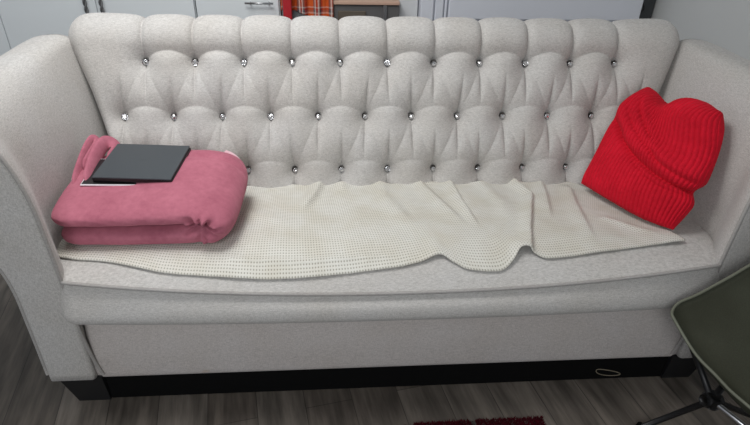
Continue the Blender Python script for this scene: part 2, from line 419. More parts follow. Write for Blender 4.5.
def build_arm(sx):
    ts = np.linspace(0, 1, 40)
    Y = 0.0 + ts * 0.80
    prof = [arm_section(min(1, t * 1.12)) for t in ts]
    rows = []; 
    # rounded front edge
    for k, a in enumerate(np.linspace(0, np.pi / 2, 6)[:-1]):
        s = prof[0]; c = s.mean(0); off = -0.012 * (1 - math.sin(a))
        dirv = np.gradient(s, axis=0); nn = np.stack([dirv[:, 1], -dirv[:, 0]], 1); nn /= np.linalg.norm(nn, axis=1)[:, None] + 1e-9
        rows.append(np.stack([s[:, 0] + nn[:, 0] * off, np.full(NA, -0.012 + 0.014 * (1 - math.cos(a))), s[:, 1] + nn[:, 1] * off], 1))
    for y, s in zip(Y, prof):
        rows.append(np.stack([s[:, 0], np.full(NA, max(y, 0.003)), s[:, 1]], 1))
    P = np.array(rows); P[:, :, 2] = np.maximum(P[:, :, 2], 0.118)
    P[..., 0] += 0.003 * fract_noise(P[..., 1] * 9, P[..., 2] * 9, 3) * np.clip((P[..., 2] - 0.5) / 0.2, 0, 1)
    P[..., 0] *= -sx
    V = P.reshape(-1, 3).tolist(); n, m = P.shape[:2]
    Fc = gridfaces(n, m, False, True, 0, sx < 0)
    # front and back caps as strips joining the two sides of the section
    for row in (0, n - 1):
        h = m // 2
        for j in range(h):
            a, b, c, d = row * m + j, row * m + j + 1, row * m + m - 2 - j, row * m + m - 1 - j
            q = [a, b, c, d] if len({a, b, c, d}) == 4 else [a, b, d]
            Fc.append(q if (row == 0) == (sx > 0) else q[::-1])
    arm = link('arm', V, Fc, M['linen'], sofa)
    bme = arm.data
    # piping round the front panel
    s = arm_section(0)
    pts = np.stack([-sx * s[:, 0], np.full(NA, -0.007), s[:, 1]], 1); pts = pts[pts[:, 2] > 0.125]
    lo = [(-sx * (s[0, 0] + 0.020), 0.004, 0.126), (-sx * (s[0, 0] + 0.008), 0.000, 0.20), (-sx * (s[0, 0] + 0.001), -0.005, 0.31)]
    pts = pts[pts[:, 2] > 0.0]
    k0 = np.argmax(pts[:, 2] > 0.36)
    pts = np.concatenate([smoothpts(lo, 12), pts[k0:]])
    tb = MB().tube(pts, 0.0052, 8).build('piping', M['piping'], arm, True)
    tb.name = 'piping'
    return arm
build_arm(-1); build_arm(1)

# front rail
def rounded_bar(name, x0, x1, prof, mat, parent, nx=120, r=0.02, yfun=None):
    prof = np.array(prof); m = len(prof); us = np.linspace(0, 1, nx); c = prof.mean(0)
    P = np.zeros((nx, m, 3))
    for i, u in enumerate(us):
        x = x0 + (x1 - x0) * u; d = min(u, 1 - u) * (x1 - x0)
        e = 1 if d > r else math.sqrt(max(0, 1 - (1 - d / r) ** 2)) * 0.9 + 0.1
        pr = c + (prof - c) * (1 - (1 - e) * 0.25)
        P[i, :, 0] = x; P[i, :, 1] = pr[:, 0] + (yfun(x) if yfun else 0); P[i, :, 2] = pr[:, 1]
    return grid(name, P, mat, parent, cv=True, caps=True)
rail = smoothpts([(0.010, 0.108), (0.006, 0.13), (0.008, 0.22), (0.026, 0.32), (0.048, 0.375), (0.10, 0.385), (0.50, 0.385), (0.62, 0.37), (0.64, 0.24), (0.62, 0.12), (0.3, 0.108), (0.02, 0.107)], 60)
rounded_bar('seat_base', -0.975, 0.975, rail, M['linen_base'], sofa)
MB().box(-0.943, 0.943, 0.012, 0.80, 0.003, 0.110, 0.004).build('under_sofa_shade', M['shade_rubber'], sofa)  # added black block standing in for the shade under the sofa
# loop of cord against the added shade block
th = np.linspace(0, 2 * np.pi, 40, endpoint=False)
loop = np.stack([0.733 + 0.046 * np.cos(th) + 0.006 * np.cos(2 * th), np.full(40, 0.0095), 0.040 + 0.013 * np.sin(th) - 0.24 * 0.046 * np.cos(th)], 1)
tag_loop = MB().tube(loop, 0.0016, 6, True).build('cord_loop', paint('dusty_cord', (0.20, 0.17, 0.12), 0.8), sofa, True)
tag_loop['label'] = 'thin pale loop of cord hanging against the dark shade block under the sofa'

def leg(x0t, x1t, x0b, x1b, y0, y1):
    v = [(x0b, y0 + 0.01, 0), (x1b, y0 + 0.01, 0), (x1b, y1, 0), (x0b, y1, 0), (x0t, y0, 0.119), (x1t, y0, 0.119), (x1t, y1, 0.119), (x0t, y1, 0.119)]
    return link('leg', v, [(3, 2, 1, 0), (4, 5, 6, 7), (0, 1, 5, 4), (1, 2, 6, 5), (2, 3, 7, 6), (3, 0, 4, 7)], M['black_wood'], sofa, smooth=False)
for s in (-1, 1):
    for (y0, y1) in ((0.0, 0.09), (0.78, 0.87)):
        a = sorted((s * 1.078, s * 0.945)); b = sorted((s * 1.045, s * 0.945))
        leg(a[0], a[1], b[0], b[1], y0, y1)

# seat cushion
def yp(x): return -0.014 - 0.026 * (1 - np.clip(np.abs(x) / 0.96, 0, 1) ** 2.2)
def zp(x): return 0.464 + 0.052 * np.clip(np.abs(x + 0.03) / 0.96, 0, 1) ** 2.2
def ztop(x, y):
    Zt = 0.520 - 0.105 * np.clip(y - 0.13, 0, 1) + 0.006 * np.cos(x * 2.2)
    a = np.clip(y - yp(x), 0, 1)
    z = zp(x) + (Zt - zp(x)) * (1 - np.exp(-(a / 0.060) ** 1.15))
    e = np.clip((0.985 + 0.07 * np.clip(y / 0.22, 0, 1) - np.abs(x)) / 0.05, 0, 1)
    return z - 0.014 * (1 - np.sqrt(1 - (1 - e) ** 2))
def build_cushion():
    xs = np.concatenate([-np.cos(np.linspace(0, np.pi / 2, 16)) * 0.05 - 0.930, np.linspace(-0.925, 0.925, 150), 0.930 + np.sin(np.linspace(0, np.pi / 2, 16)) * 0.05])
    nt_, nf = 70, 26
    P = np.zeros((len(xs), nt_ + nf + 14, 3))
    for i, x in enumerate(xs):
        d = 0.980 - abs(x); e = 1.0 if d > 0.05 else math.sqrt(max(0, 1 - (1 - d / 0.05) ** 2))
        wid = 1 + 0.035
        tY = yp(x) + (0.60 - yp(x)) * (np.linspace(0, 1, nt_) ** 1.3)
        top = np.stack([tY, ztop(np.full(nt_, x), tY)], 1)
        front = smoothpts([(0.040, 0.362), (-0.010 , 0.368), (-0.034, 0.392), (-0.026, 0.430), (0.001, zp(x) - 0.012), (0.004, zp(x))], nf)[:-1].copy()
        front[:, 0] += yp(x) * np.linspace(0.85, 1, nf - 1)
        bot = np.stack([np.linspace(0.60, 0.05, 14 + 1), np.full(15, 0.362)], 1)
        prof = np.concatenate([front, top, bot])
        c = np.array([0.30, 0.43])
        sh = np.array([1 - 0.10 * (1 - e), 1 - 0.14 * (1 - e)])
        prof = c + (prof - c) * sh
        P[i, :, 0] = x * (1 + 0.070 * np.clip(prof[:, 0] / 0.22, 0, 1) ** 0.8)
        P[i, :, 1] = prof[:, 0]; P[i, :, 2] = prof[:, 1]
    cu = grid('seat_cushion', P, M['linen'], sofa, cv=True, caps=True)
    xs2 = np.linspace(-0.945, 0.945, 120)
    pts = [(x, yp(x) - 0.002, zp(x) + 0.001) for x in xs2]
    L = [(-1.03, 0.30, 0.495), (-1.0, 0.12, 0.492), (-0.984, 0.040, 0.496), (-0.970, 0.000, 0.502)]
    R_ = [(-a, b, c) for a, b, c in L[::-1]]
    MB().tube(np.array(L + pts + R_), 0.0055, 8).build('piping', M['piping'], cu, True)
    return cu
build_cushion()

# ------------------------------------------------------------------ woven throw spread over the seat
FR = np.array([(-1.046, 0.140), (-1.010, 0.100), (-0.955, 0.080), (-0.859, 0.066), (-0.703, 0.022), (-0.58, 0.008), (-0.445, -0.004), (-0.303, -0.005), (-0.2, 0.002), (-0.1, 0.012), (-0.02, 0.020), (0.05, 0.034), (0.113, 0.054), (0.150, 0.030), (0.195, 0.008), (0.285, 0.002), (0.330, 0.030), (0.363, 0.066), (0.40, 0.058), (0.45, 0.038), (0.616, 0.060), (0.72, 0.076), (0.799, 0.088), (0.87, 0.096), (0.905, 0.098)])
def build_throw():
    nu, nv = 420, 140
    s = np.concatenate([[0], np.cumsum(np.hypot(*np.diff(FR, axis=0).T))]); u = np.linspace(0, 1, nu)
    fs = smoothpts(FR, 800); ss = np.concatenate([[0], np.cumsum(np.hypot(*np.diff(fs, axis=0).T))]); ss /= ss[-1]
    fx = np.interp(u, ss, fs[:, 0]); fy = np.interp(u, ss, fs[:, 1])
    bx = -1.00 + u * 1.74; by = 0.575 + 0.006 * np.sin(u * 40) + 0.004 * np.sin(u * 95)
    v = np.linspace(0, 1, nv)[None, :]
    X = fx[:, None] * (1 - v) + bx[:, None] * v; Y = fy[:, None] * (1 - v) + by[:, None] * v
    # right edge bows a little
    X = X + 0.02 * np.sin(v * np.pi) * (u[:, None] ** 8)
    Z = ztop(X, Y) + 0.010
    def ridge(pts, h, w, skew=0.0):
        nonlocal Z
        p = np.array(pts); best = np.full(X.shape, 9.0); env = np.zeros(X.shape); sg = np.zeros(X.shape); par = np.zeros(X.shape); tot = np.sum(np.hypot(*np.diff(p, axis=0).T)); acc_ = 0.0
        for a, b in zip(p[:-1], p[1:]):
            d = b - a; L2 = d @ d; t = np.clip(((X - a[0]) * d[0] + (Y - a[1]) * d[1]) / L2, 0, 1)
            dx = X - a[0] - t * d[0]; dy = Y - a[1] - t * d[1]; dd = np.hypot(dx, dy)
            sgn = np.sign(dx * d[1] - dy * d[0]); m = dd < best; best = np.where(m, dd, best); sg = np.where(m, sgn, sg); par = np.where(m, acc_ + t * math.sqrt(L2), par); acc_ += math.sqrt(L2)
        wl = np.where(sg > 0, w * (1 + skew), w * (1 - skew))
        fe = np.clip((tot - par) / (0.45 * tot), 0, 1); Z = Z + h * fe * fe * (3 - 2 * fe) * np.exp(-(best / wl) ** 2)
    ridge([(-0.255, 0.560), (-0.275, 0.46), (-0.325, 0.32)], 0.017, 0.022, 0.4)
    ridge([(-0.17, 0.575), (-0.17, 0.50)], 0.008, 0.020)
    ridge([(-0.02, 0.56), (-0.019, 0.45), (0.068, 0.161)], 0.007, 0.030, 0.3)
    ridge([(0.13, 0.56), (0.15, 0.483), (0.234, 0.183)], 0.011, 0.022, 0.5)
    ridge([(0.246, 0.56), (0.25, 0.40), (0.270, 0.183)], 0.016, 0.016, 0.6)
    ridge([(0.50, 0.56), (0.52, 0.44), (0.425, 0.177), (0.36, -0.05), (0.34, -0.15)], 0.020, 0.017, 0.6)
    ridge([(0.36, 0.58), (0.40, 0.38), (0.36, 0.2)], 0.008, 0.03)
    ridge([(0.60, 0.56), (0.581, 0.471), (0.517, 0.234)], 0.013, 0.022, 0.5)
    ridge([(0.69, 0.50), (0.66, 0.38), (0.624, 0.20), (0.60, 0.08)], 0.012, 0.024, 0.5)
    ridge([(-0.50, 0.060), (-0.30, 0.045), (-0.1, 0.055), (0.05, 0.07)], 0.005, 0.012)
    ridge([(-0.60, 0.38), (-0.42, 0.30), (-0.30, 0.20)], 0.006, 0.03)
    ridge([(0.05, 0.40), (-0.1, 0.30), (-0.2, 0.15)], 0.004, 0.03)
    ridge([(0.72, 0.25), (0.80, 0.17), (0.87, 0.14)], 0.008, 0.02)
    Z += 0.0022 * fract_noise(X * 14, Y * 14, 11) + 0.0012 * fract_noise(X * 40, Y * 25, 12)
    Z += 0.005 * np.exp(-((0.575 - Y) / 0.015) ** 2) * (0.6 + 0.4 * np.sin(u[:, None] * 60))
    # front edge hem: lifted where the hem waves back
    lift = np.exp(-((X - 0.113) / 0.05) ** 2) * 0.008 + np.exp(-((X - 0.363) / 0.035) ** 2) * 0.016 + np.exp(-((X - 0.9) / 0.05) ** 2) * 0.006
    Z += lift * np.exp(-(v / 0.10) ** 2)
    Z = np.maximum(Z, ztop(X, Y) + 0.0065)
    uu = np.concatenate([[0], np.cumsum(np.hypot(*np.diff(np.stack([X[:, 60], Y[:, 60]]), axis=1)))])
    UV = np.stack([np.broadcast_to(uu[:, None], X.shape), np.broadcast_to(v * 0.53, X.shape)], 2).reshape(-1, 2)
    o = grid('sofa_throw', np.stack([X, Y, Z], 2), M['throw'], None, uvs=UV)
    sm = o.modifiers.new('thick', 'SOLIDIFY'); sm.thickness = 0.005; sm.offset = -1
    return tag(o, 'cream and grey woven throw spread flat over the seat cushion', 'throw')
build_throw()

# ------------------------------------------------------------------ folded pink blanket (U-shaped fold)
def build_blanket():
    # path in the x-z plane of the blanket thickness centre, with thickness
    path = [(-1.010, 0.560, 0.066), (-0.92, 0.561, 0.072), (-0.78, 0.561, 0.076), (-0.66, 0.562, 0.078), (-0.590, 0.566, 0.080), (-0.548, 0.578, 0.080), (-0.532, 0.603, 0.078),
            (-0.548, 0.630, 0.084), (-0.600, 0.644, 0.096), (-0.68, 0.644, 0.102), (-0.78, 0.640, 0.100), (-0.88, 0.636, 0.096), (-0.98, 0.632, 0.090), (-1.020, 0.622, 0.084)]
    pth = smoothpts(path, 150); n = len(pth); m = 150
    T = np.gradient(pth[:, :2], axis=0); T /= np.linalg.norm(T, axis=1)[:, None]; Nn = np.stack([-T[:, 1], T[:, 0]], 1)
    th = np.linspace(0, 2 * np.pi, m, endpoint=False)
    P = np.zeros((n, m, 3)); sarc = np.concatenate([[0], np.cumsum(np.linalg.norm(np.diff(pth[:, :2], axis=0), axis=1))]); L = sarc[-1]
    for i in range(n):
        x, z, t = pth[i]; d = min(sarc[i], L - sarc[i]); e = 1 if d > 0.030 else math.sqrt(max(0, 1 - (1 - d / 0.030) ** 2)) ** 0.7
        e = max(e, 0.04)
        y0 = 0.108 + 0.000 * (sarc[i] / L < 0.5); y1 = 0.490
        pe = math.sqrt(max(0, 1 - (1 - min(1, d / 0.075)) ** 2)); y0 += 0.05 * (1 - pe); hy = (y1 - y0) / 2; cy = (y1 + y0) / 2; ht = t / 2 * e
        c, s = np.cos(th), np.sin(th)
        k = min(1.0, ht / hy)
        # stadium-like cross-section: flat body with round front and back folds
        yy = np.sign(c) * np.abs(c) ** 0.60 * (hy * (0.985 if e > 0.5 else 0.95)); nn = np.sign(s) * np.abs(s) ** 0.72 * ht
        P[i, :, 0] = x + Nn[i, 0] * nn; P[i, :, 1] = cy + yy; P[i, :, 2] = z + Nn[i, 1] * nn
    # soft irregularity and wrinkles gathered at the inside of the fold
    X, Y, Z = P[..., 0], P[..., 1], P[..., 2]
    nz = fract_noise(X * 16 + Y * 5, Y * 12 + Z * 20, 21)
    Z += 0.0035 * nz * np.clip((Z - 0.54) / 0.04, 0, 1); Y += 0.004 * fract_noise(X * 18, Z * 30, 22)
    cx, cz = -0.590, 0.600
    ang = np.arctan2(Z - cz, X - cx); rad = np.hypot(X - cx, Z - cz)
    wr = np.sin(ang * 9 + 1.2 * np.sin(ang * 4)) * np.exp(-((rad - 0.030) / 0.030) ** 2) * np.exp(-np.clip(Y - 0.125, 0, 1) / 0.03) * (X > cx - 0.05)
    Y += 0.016 * wr * (0.35 + 0.65 * (np.cos(ang - 2.3) > 0.0))
    Y += -0.012 * np.exp(-((rad - 0.045) / 0.03) ** 2) * (Y < 0.25) * (X > cx)
    # ridge of the fold on the right shoulder, seam line on the top left
    Z += 0.006 * np.exp(-((Y - 0.425 + 0.10 * (X + 0.60)) / 0.014) ** 2) * (Z > 0.62) * np.clip((X + 0.72) / 0.08, 0, 1)
    Z -= 0.005 * np.exp(-((Y - 0.40 + 0.10 * (X + 0.60)) / 0.010) ** 2) * (Z > 0.62) * np.clip((X + 0.72) / 0.08, 0, 1)
    # the top rises towards the back; front is lower
    Z += np.clip((Z - 0.60) / 0.08, 0, 1) * (-0.014 + 0.10 * (Y - 0.25))
    # right end: swings back, the left end tapers
    X += -0.10 * np.clip(Y - 0.22, 0, 1) * np.clip((X + 0.75) / 0.2, 0, 1) * np.clip((Z - 0.56) / 0.08, 0, 1) * -0.2
    b = grid('folded_blanket', P, M['pink'], None, cv=True, caps=True)
    tag(b, 'dusty pink plush blanket folded thick beside the left arm', 'blanket')
    # loose folded corner standing up behind the laptop
    def ribbon(pts, w, t, name, mat):
        pts = smoothpts(pts, 50); k = len(pts); T = np.gradient(pts, axis=0); T /= np.linalg.norm(T, axis=1)[:, None]
        mm = 24; th = np.linspace(0, 2 * np.pi, mm, endpoint=False); Q = np.zeros((k, mm, 3))
        side = np.array([1.0, -0.25, 0.35]); side /= np.linalg.norm(side)
        for i in range(k):
            a = side - T[i] * (side @ T[i]); a /= np.linalg.norm(a); c = np.cross(T[i], a)
            e = min(1, 0.25 + min(i, k - 1 - i) / 5)
            Q[i] = pts[i] + e * (np.cos(th)[:, None] * a * t + np.sin(th)[:, None] * c * w)
        return grid(name, Q, mat, b, cv=True, caps=True)
    ribbon([(-0.995, 0.27, 0.652), (-1.010, 0.36, 0.670), (-1.012, 0.45, 0.700), (-1.002, 0.488, 0.716), (-0.986, 0.478, 0.706), (-0.990, 0.42, 0.690), (-0.995, 0.36, 0.672)], 0.018, 0.007, 'corner_fold', M['pink'])
    ribbon([(-0.955, 0.27, 0.660), (-0.966, 0.36, 0.684), (-0.966, 0.42, 0.702), (-0.956, 0.465, 0.714), (-0.932, 0.472, 0.706), (-0.922, 0.455, 0.688), (-0.932, 0.40, 0.676)], 0.024, 0.010, 'corner_fold', M['pink'])
    e_ = ribbon([(-1.012, 0.30, 0.655), (-1.016, 0.38, 0.672), (-1.014, 0.46, 0.700), (-1.003, 0.492, 0.716)], 0.008, 0.004, 'pale_edge', M['pink_pale'])
    e_['label'] = 'pale pink edge of the blanket'
    r_ = ribbon([(-0.575, 0.482, 0.672), (-0.548, 0.478, 0.662), (-0.526, 0.466, 0.645), (-0.512, 0.45, 0.622)], 0.008, 0.005, 'pale_edge', M['pink_pale'])
    r_['label'] = 'pale pink edge of the blanket'
build_blanket()

# ------------------------------------------------------------------ laptop on the blanket
def frame_box(mb, w, d, z0, z1, x0=0, y0=0, bev=0.002): mb.box(x0, x0 + w, y0, y0 + d, z0, z1, bev)
lap = thing('laptop', 'closed slim laptop with dark slate lid on the pink blanket', 'laptop', (-0.936, 0.268, 0.677))
lap.rotation_euler = (math.radians(6.0), 0, math.radians(-5.0))
w, d = 0.245, 0.200
MB().box(0, w, 0.002, d, -0.003, 0.009, 0.002).build('base', M['lap_black'], lap)
MB().box(0.002, w - 0.002, 0.0, d, 0.0105, 0.0150, 0.0015).build('lid', M['lid'], lap)
hb = MB(); hb.tube([(0.03, 0.004, 0.0095), (0.213, 0.004, 0.0095)], 0.0035, 10); hb.build('hinge', M['lap_black'], lap, True)
lg = MB(); lg.box(0.108, 0.135, 0.104, 0.108, 0.0149, 0.01515); lg.build('lid_mark', M['logo'], lap)
pt = thing('tablet', 'thin silver-edged slab lying under the dark laptop', 'tablet', (-0.970, 0.256, 0.666))
pt.rotation_euler = (math.radians(6.0), 0, math.radians(-2))
MB().box(0, 0.205, 0, 0.15, 0, 0.0055, 0.002).build('body', M['silver'], pt)
MB().box(0.004, 0.201, 0.004, 0.146, 0.0050, 0.0060, 0.0004).build('screen', M['lap_black'], pt)

# ------------------------------------------------------------------ red corduroy cushion
def build_pillow():
    nu, nv = 520, 200
    u = np.linspace(0, 1, nu)[:, None]; v = np.linspace(0, 1, nv)[None, :]
    # control net rows: v = 0 (bottom) .. 1 (top), columns u = 0 (left/back) .. 1 (right/front)
    C = np.array([
        [(0.728, 0.498, 0.522), (0.765, 0.372, 0.530), (0.825, 0.235, 0.532), (0.895, 0.155, 0.534)],
        [(0.782, 0.530, 0.605), (0.820, 0.400, 0.625), (0.870, 0.285, 0.620), (0.965, 0.182, 0.628)],
        [(0.834, 0.572, 0.716), (0.865, 0.440, 0.720), (0.915, 0.335, 0.720), (1.000, 0.214, 0.742)],
        [(0.902, 0.622, 0.792), (0.925, 0.490, 0.795), (0.960, 0.380, 0.815), (1.018, 0.250, 0.830)],
        [(0.980, 0.655, 0.842), (0.990, 0.520, 0.822), (0.998, 0.370, 0.892), (1.030, 0.296, 0.872)]])
    def cat(Cs, t):
        k = Cs.shape[0]; tt = t * (k - 1); i = np.clip(tt.astype(int), 0, k - 2); f = tt - i
        f = f.reshape(f.shape + (1,) * (Cs.ndim - 1))
        p0 = Cs[np.clip(i - 1, 0, k - 1)]; p1 = Cs[i]; p2 = Cs[i + 1]; p3 = Cs[np.clip(i + 2, 0, k - 1)]
        return 0.5 * (2 * p1 + (p2 - p0) * f + (2 * p0 - 5 * p1 + 4 * p2 - p3) * f ** 2 + (3 * p1 - p0 - 3 * p2 + p3) * f ** 3)
    A = cat(C, v.ravel())
    A[:, 3] += np.exp(-((v.ravel() - 0.285) / 0.05) ** 2)[:, None] * np.array([-0.012, 0.022, 0.0])
    Bm = cat(np.transpose(A, (1, 0, 2)), u.ravel())   # nu,nv,3
    du = np.gradient(Bm, axis=0); dv = np.gradient(Bm, axis=1); nr = np.cross(du, dv)
    nr /= np.linalg.norm(nr, axis=2)[..., None] + 1e-12
    if nr[nu // 2, nv // 2, 0] > 0: nr = -nr
    eu = np.minimum(u, 1 - u); ev = np.minimum(v, 1 - v)
    edge = (np.clip(eu / 0.30, 0, 1) * (2 - np.clip(eu / 0.30, 0, 1))) ** 0.55 * (np.clip(ev / 0.30, 0, 1) * (2 - np.clip(ev / 0.30, 0, 1))) ** 0.55
    th = 0.052 * edge
    # folds: long diagonal valley from the left edge to the lower right pinch, upper side overhanging
    def curve(pts): 
        p = smoothpts(pts, 60); return p
    f = np.zeros((nu, nv)); shade = np.zeros((nu, nv))
    UU = np.broadcast_to(u, f.shape); VV = np.broadcast_to(v, f.shape)
    def fold(pts, depth, w, bulge, bw, fade=True):
        nonlocal f
        p = curve(pts); vc = np.interp(UU, p[:, 0], p[:, 1]); dd = VV - vc
        en = np.clip((UU - p[0, 0]) / 0.12, 0, 1) * np.clip((p[-1, 0] - UU) / 0.10, 0, 1) if fade else 1
        f = f - en * depth * np.exp(-(np.abs(dd) / w) ** 1.2) + en * bulge * np.exp(-((dd - bw) / bw) ** 2) * (dd > -bw)
    fold([(-0.02, 0.56), (0.15, 0.52), (0.35, 0.41), (0.60, 0.345), (0.85, 0.29), (1.03, 0.28)], 0.034, 0.030, 0.020, 0.08, False)
    fold([(0.18, 0.66), (0.32, 0.56), (0.50, 0.48), (0.72, 0.42)], 0.010, 0.022, 0.008, 0.05)
    fold([(0.40, 0.36), (0.60, 0.285), (0.80, 0.24), (0.95, 0.24)], 0.008, 0.018, 0.008, 0.04)
    # upper hump to the right, hollow between it and the pointed left corner
    f += 0.018 * np.exp(-(((UU - 0.80) / 0.16) ** 2 + ((VV - 0.82) / 0.2) ** 2))
    f -= 0.028 * np.exp(-(((UU - 0.36 - 0.2 * (1 - VV)) / 0.13) ** 2 + ((VV - 0.95) / 0.28) ** 2))
    f += 0.012 * np.exp(-(((UU - 0.15) / 0.14) ** 2 + ((VV - 0.72) / 0.12) ** 2))
    f += 0.0045 * fract_noise(UU * 10, VV * 10, 31)
    fold([(0.20, 0.80), (0.30, 0.68), (0.45, 0.58), (0.60, 0.52)], 0.012, 0.02, 0.010, 0.04)
    fold([(0.55, 0.47), (0.70, 0.40), (0.85, 0.36), (1.0, 0.36)], 0.014, 0.02, 0.010, 0.04)
    uw = UU + 0.010 * np.sin(VV * 9) + 0.010 * fract_noise(UU * 3, VV * 5, 8) 
    ribs = np.abs(np.sin(uw * np.pi * 31)) ** 0.55 * 0.0062
    inside = np.clip(edge * 1.5, 0, 1) * np.clip(UU / 0.14, 0, 1)
    Fp = Bm + nr * (th + f * inside + ribs * np.clip(edge * 3, 0.0, 1))[..., None]
    Bp = Bm - nr * (0.016 * edge)[..., None]
    # keep above the seat
    V = np.concatenate([Fp.reshape(-1, 3), Bp.reshape(-1, 3)])
    Fc = gridfaces(nu, nv) + gridfaces(nu, nv, off=nu * nv, flip=True)
    def I(i, j, k): return k * nu * nv + i * nv + j
    for i in range(nu - 1):
        Fc.append((I(i, 0, 1), I(i + 1, 0, 1), I(i + 1, 0, 0), I(i, 0, 0))); Fc.append((I(i, nv - 1, 0), I(i + 1, nv - 1, 0), I(i + 1, nv - 1, 1), I(i, nv - 1, 1)))
    for j in range(nv - 1):
        Fc.append((I(0, j, 0), I(0, j + 1, 0), I(0, j + 1, 1), I(0, j, 1))); Fc.append((I(nu - 1, j, 1), I(nu - 1, j + 1, 1), I(nu - 1, j + 1, 0), I(nu - 1, j, 0)))
    o = link('cushion', V, Fc, M['red'])
    tag(o, 'crumpled bright red corduroy cushion propped against the right arm', 'cushion')
build_pillow()

# ------------------------------------------------------------------ camping chair, lower right
ch = thing('camping_chair', 'low olive canvas camping chair with black tube legs', 'camping chair', (1.05, -0.40, 0))
def L(p): return np.array(p) - np.array([1.05, -0.40, 0])
def build_chair():
    A = (0.728, -0.150, 0.440); D = (0.93, -0.66, 0.43); B = (1.19, -0.11, 0.76); Cc = (1.37, -0.60, 0.76)
    nu, nv = 60, 70          # u from side A-B to side D-C, v from the front edge to the backrest top
    left = smoothpts([A, (0.785, -0.110, 0.455), (0.84, -0.115, 0.50), (0.94, -0.122, 0.60), (1.06, -0.115, 0.70), B], nv)
    right = smoothpts([D, (1.00, -0.665, 0.45), (1.07, -0.655, 0.51), (1.17, -0.64, 0.61), (1.28, -0.61, 0.70), Cc], nv)
    u = np.linspace(0, 1, nu)
    P = np.zeros((nu, nv, 3))
    for j in range(nv):
        t = j / (nv - 1)
        P[:, j] = left[j] * (1 - u)[:, None] + right[j] * u[:, None]
        sag = np.sin(np.pi * u) ** 0.75
        P[:, j, 2] -= sag * (0.055 * (1 - t) ** 2 + 0.19 * np.sin(np.pi * min(1, t * 1.1 + 0.05)) ** 1.2 * (1 - 0.35 * t) + 0.02 * t)
        P[:, j, 0] += sag * (0.020 * (1 - t) ** 3 + 0.13 * np.sin(np.pi * t * 0.85) * t)
        # pocket at the left corner: blunt rounded tip
    rnd = np.exp(-(u / 0.13) ** 1.4)[:, None] * np.exp(-(np.linspace(0, 1, nv) / 0.09) ** 1.4)[None, :]
    P[..., 1] -= 0.004 * rnd; P[..., 0] += 0.026 * rnd
    P[..., 2] += 0.006 * fract_noise(P[..., 0] * 16, P[..., 1] * 16, 41)
    P -= np.array([1.05, -0.40, 0])
    f = grid('fabric_seat', P, M['olive'], ch); sm = f.modifiers.new('t', 'SOLIDIFY'); sm.thickness = 0.003
    rim = np.concatenate([P[::-1, 0], P[0, 1:], P[1:, -1], P[-1, ::-1][1:-1]])
    MB().tube(rim, 0.0042, 8, True).build('binding', M['olive_trim'], f, True)
    # corner pockets: doubled cloth over the pole tips
    hub1 = L((0.868, -0.275, 0.235)); hub2 = L((0.99, -0.56, 0.235))
    for h, fr, bk, gf, gb in ((hub1, (0.815, -0.165, 0.375), B, (0.755, -0.195, 0.012), (1.20, -0.20, 0.012)), (hub2, (0.95, -0.645, 0.42), Cc, (0.84, -0.66, 0.012), (1.30, -0.62, 0.012))):
        hx, hy, hz = h
        g = MB(); g.tube([h + (-0.028, 0, 0.002), h + (-0.018, 0, 0), h + (0.018, 0, 0), h + (0.028, 0, 0.002)], [0.016, 0.022, 0.022, 0.016], 14)
        g.tube([h + (0, -0.022, 0), h + (0, 0.022, 0)], 0.019, 12); g.tube([h + (0, 0, -0.022), h + (0, 0, 0.024)], 0.017, 12)
        g.build('hub', M['black_metal'], ch, True)
        for tip, nm, r in ((fr, 'support_pole', 0.0095), (bk, 'support_pole', 0.0095), (gf, 'leg', 0.009), (gb, 'leg', 0.009)):
            t = L(tip); lg = MB().tube([h, h * 0.5 + t * 0.5, t], r, 12).build(nm, M['black_metal'], ch, True)
            if nm == 'leg': MB().tube([t + (0, 0, -0.012), t + (0, 0, 0.002), t + (0, 0, 0.02)], [0.011, 0.012, 0.009], 12).build('rubber_foot', M['shade_rubber'], lg, True)
    MB().tube([hub1, hub2], 0.008, 12).build('cross_pole', M['chrome'], ch, True)
build_chair()

# ------------------------------------------------------------------ rug
def build_rug():
    t = thing('rug', 'dark red shaggy rug on the floor in front of the sofa', 'rug', (0.235, -0.14, 0))
    MB().box(-0.225, 0.225, -0.70, 0.0, 0.001, 0.006, 0.002).build('backing', M['rug_grey'], t)
    def pile(name, mat, regions, n):
        V = []; F = []
        for (x0, x1, y0, y1), k in regions:
            for _ in range(k):
                x = random.uniform(x0, x1); y = random.uniform(y0, y1); h = random.uniform(0.010, 0.019); w = 0.0016
                a = random.uniform(0, math.pi); dx, dy = w * math.cos(a), w * math.sin(a); lx, ly = random.uniform(-0.006, 0.006), random.uniform(-0.006, 0.006)
                b = len(V); V += [(x - dx, y - dy, 0.005), (x + dx, y + dy, 0.005), (x + lx * .5 + dx, y + ly * .5 + dy, h * 0.6), (x + lx * .5 - dx, y + ly * .5 - dy, h * 0.6), (x + lx, y + ly, h)]
                F += [(b, b + 1, b + 2, b + 3), (b + 3, b + 2, b + 4)]
        o = link(name, V, F, mat, t, smooth=False); o['kind'] = 'stuff'
    pile('red_pile', M['rug'], [((-0.195, -0.013, -0.15, 0.002), 7000), ((0.004, 0.225, -0.15, 0.004), 8500), ((-0.225, 0.225, -0.70, -0.15), 12000), ((-0.228, -0.21, -0.15, -0.006), 500)], 0)
    pile('grey_pile', M['rug_grey'], [((-0.013, 0.004, -0.15, -0.004), 500)], 0)
build_rug()

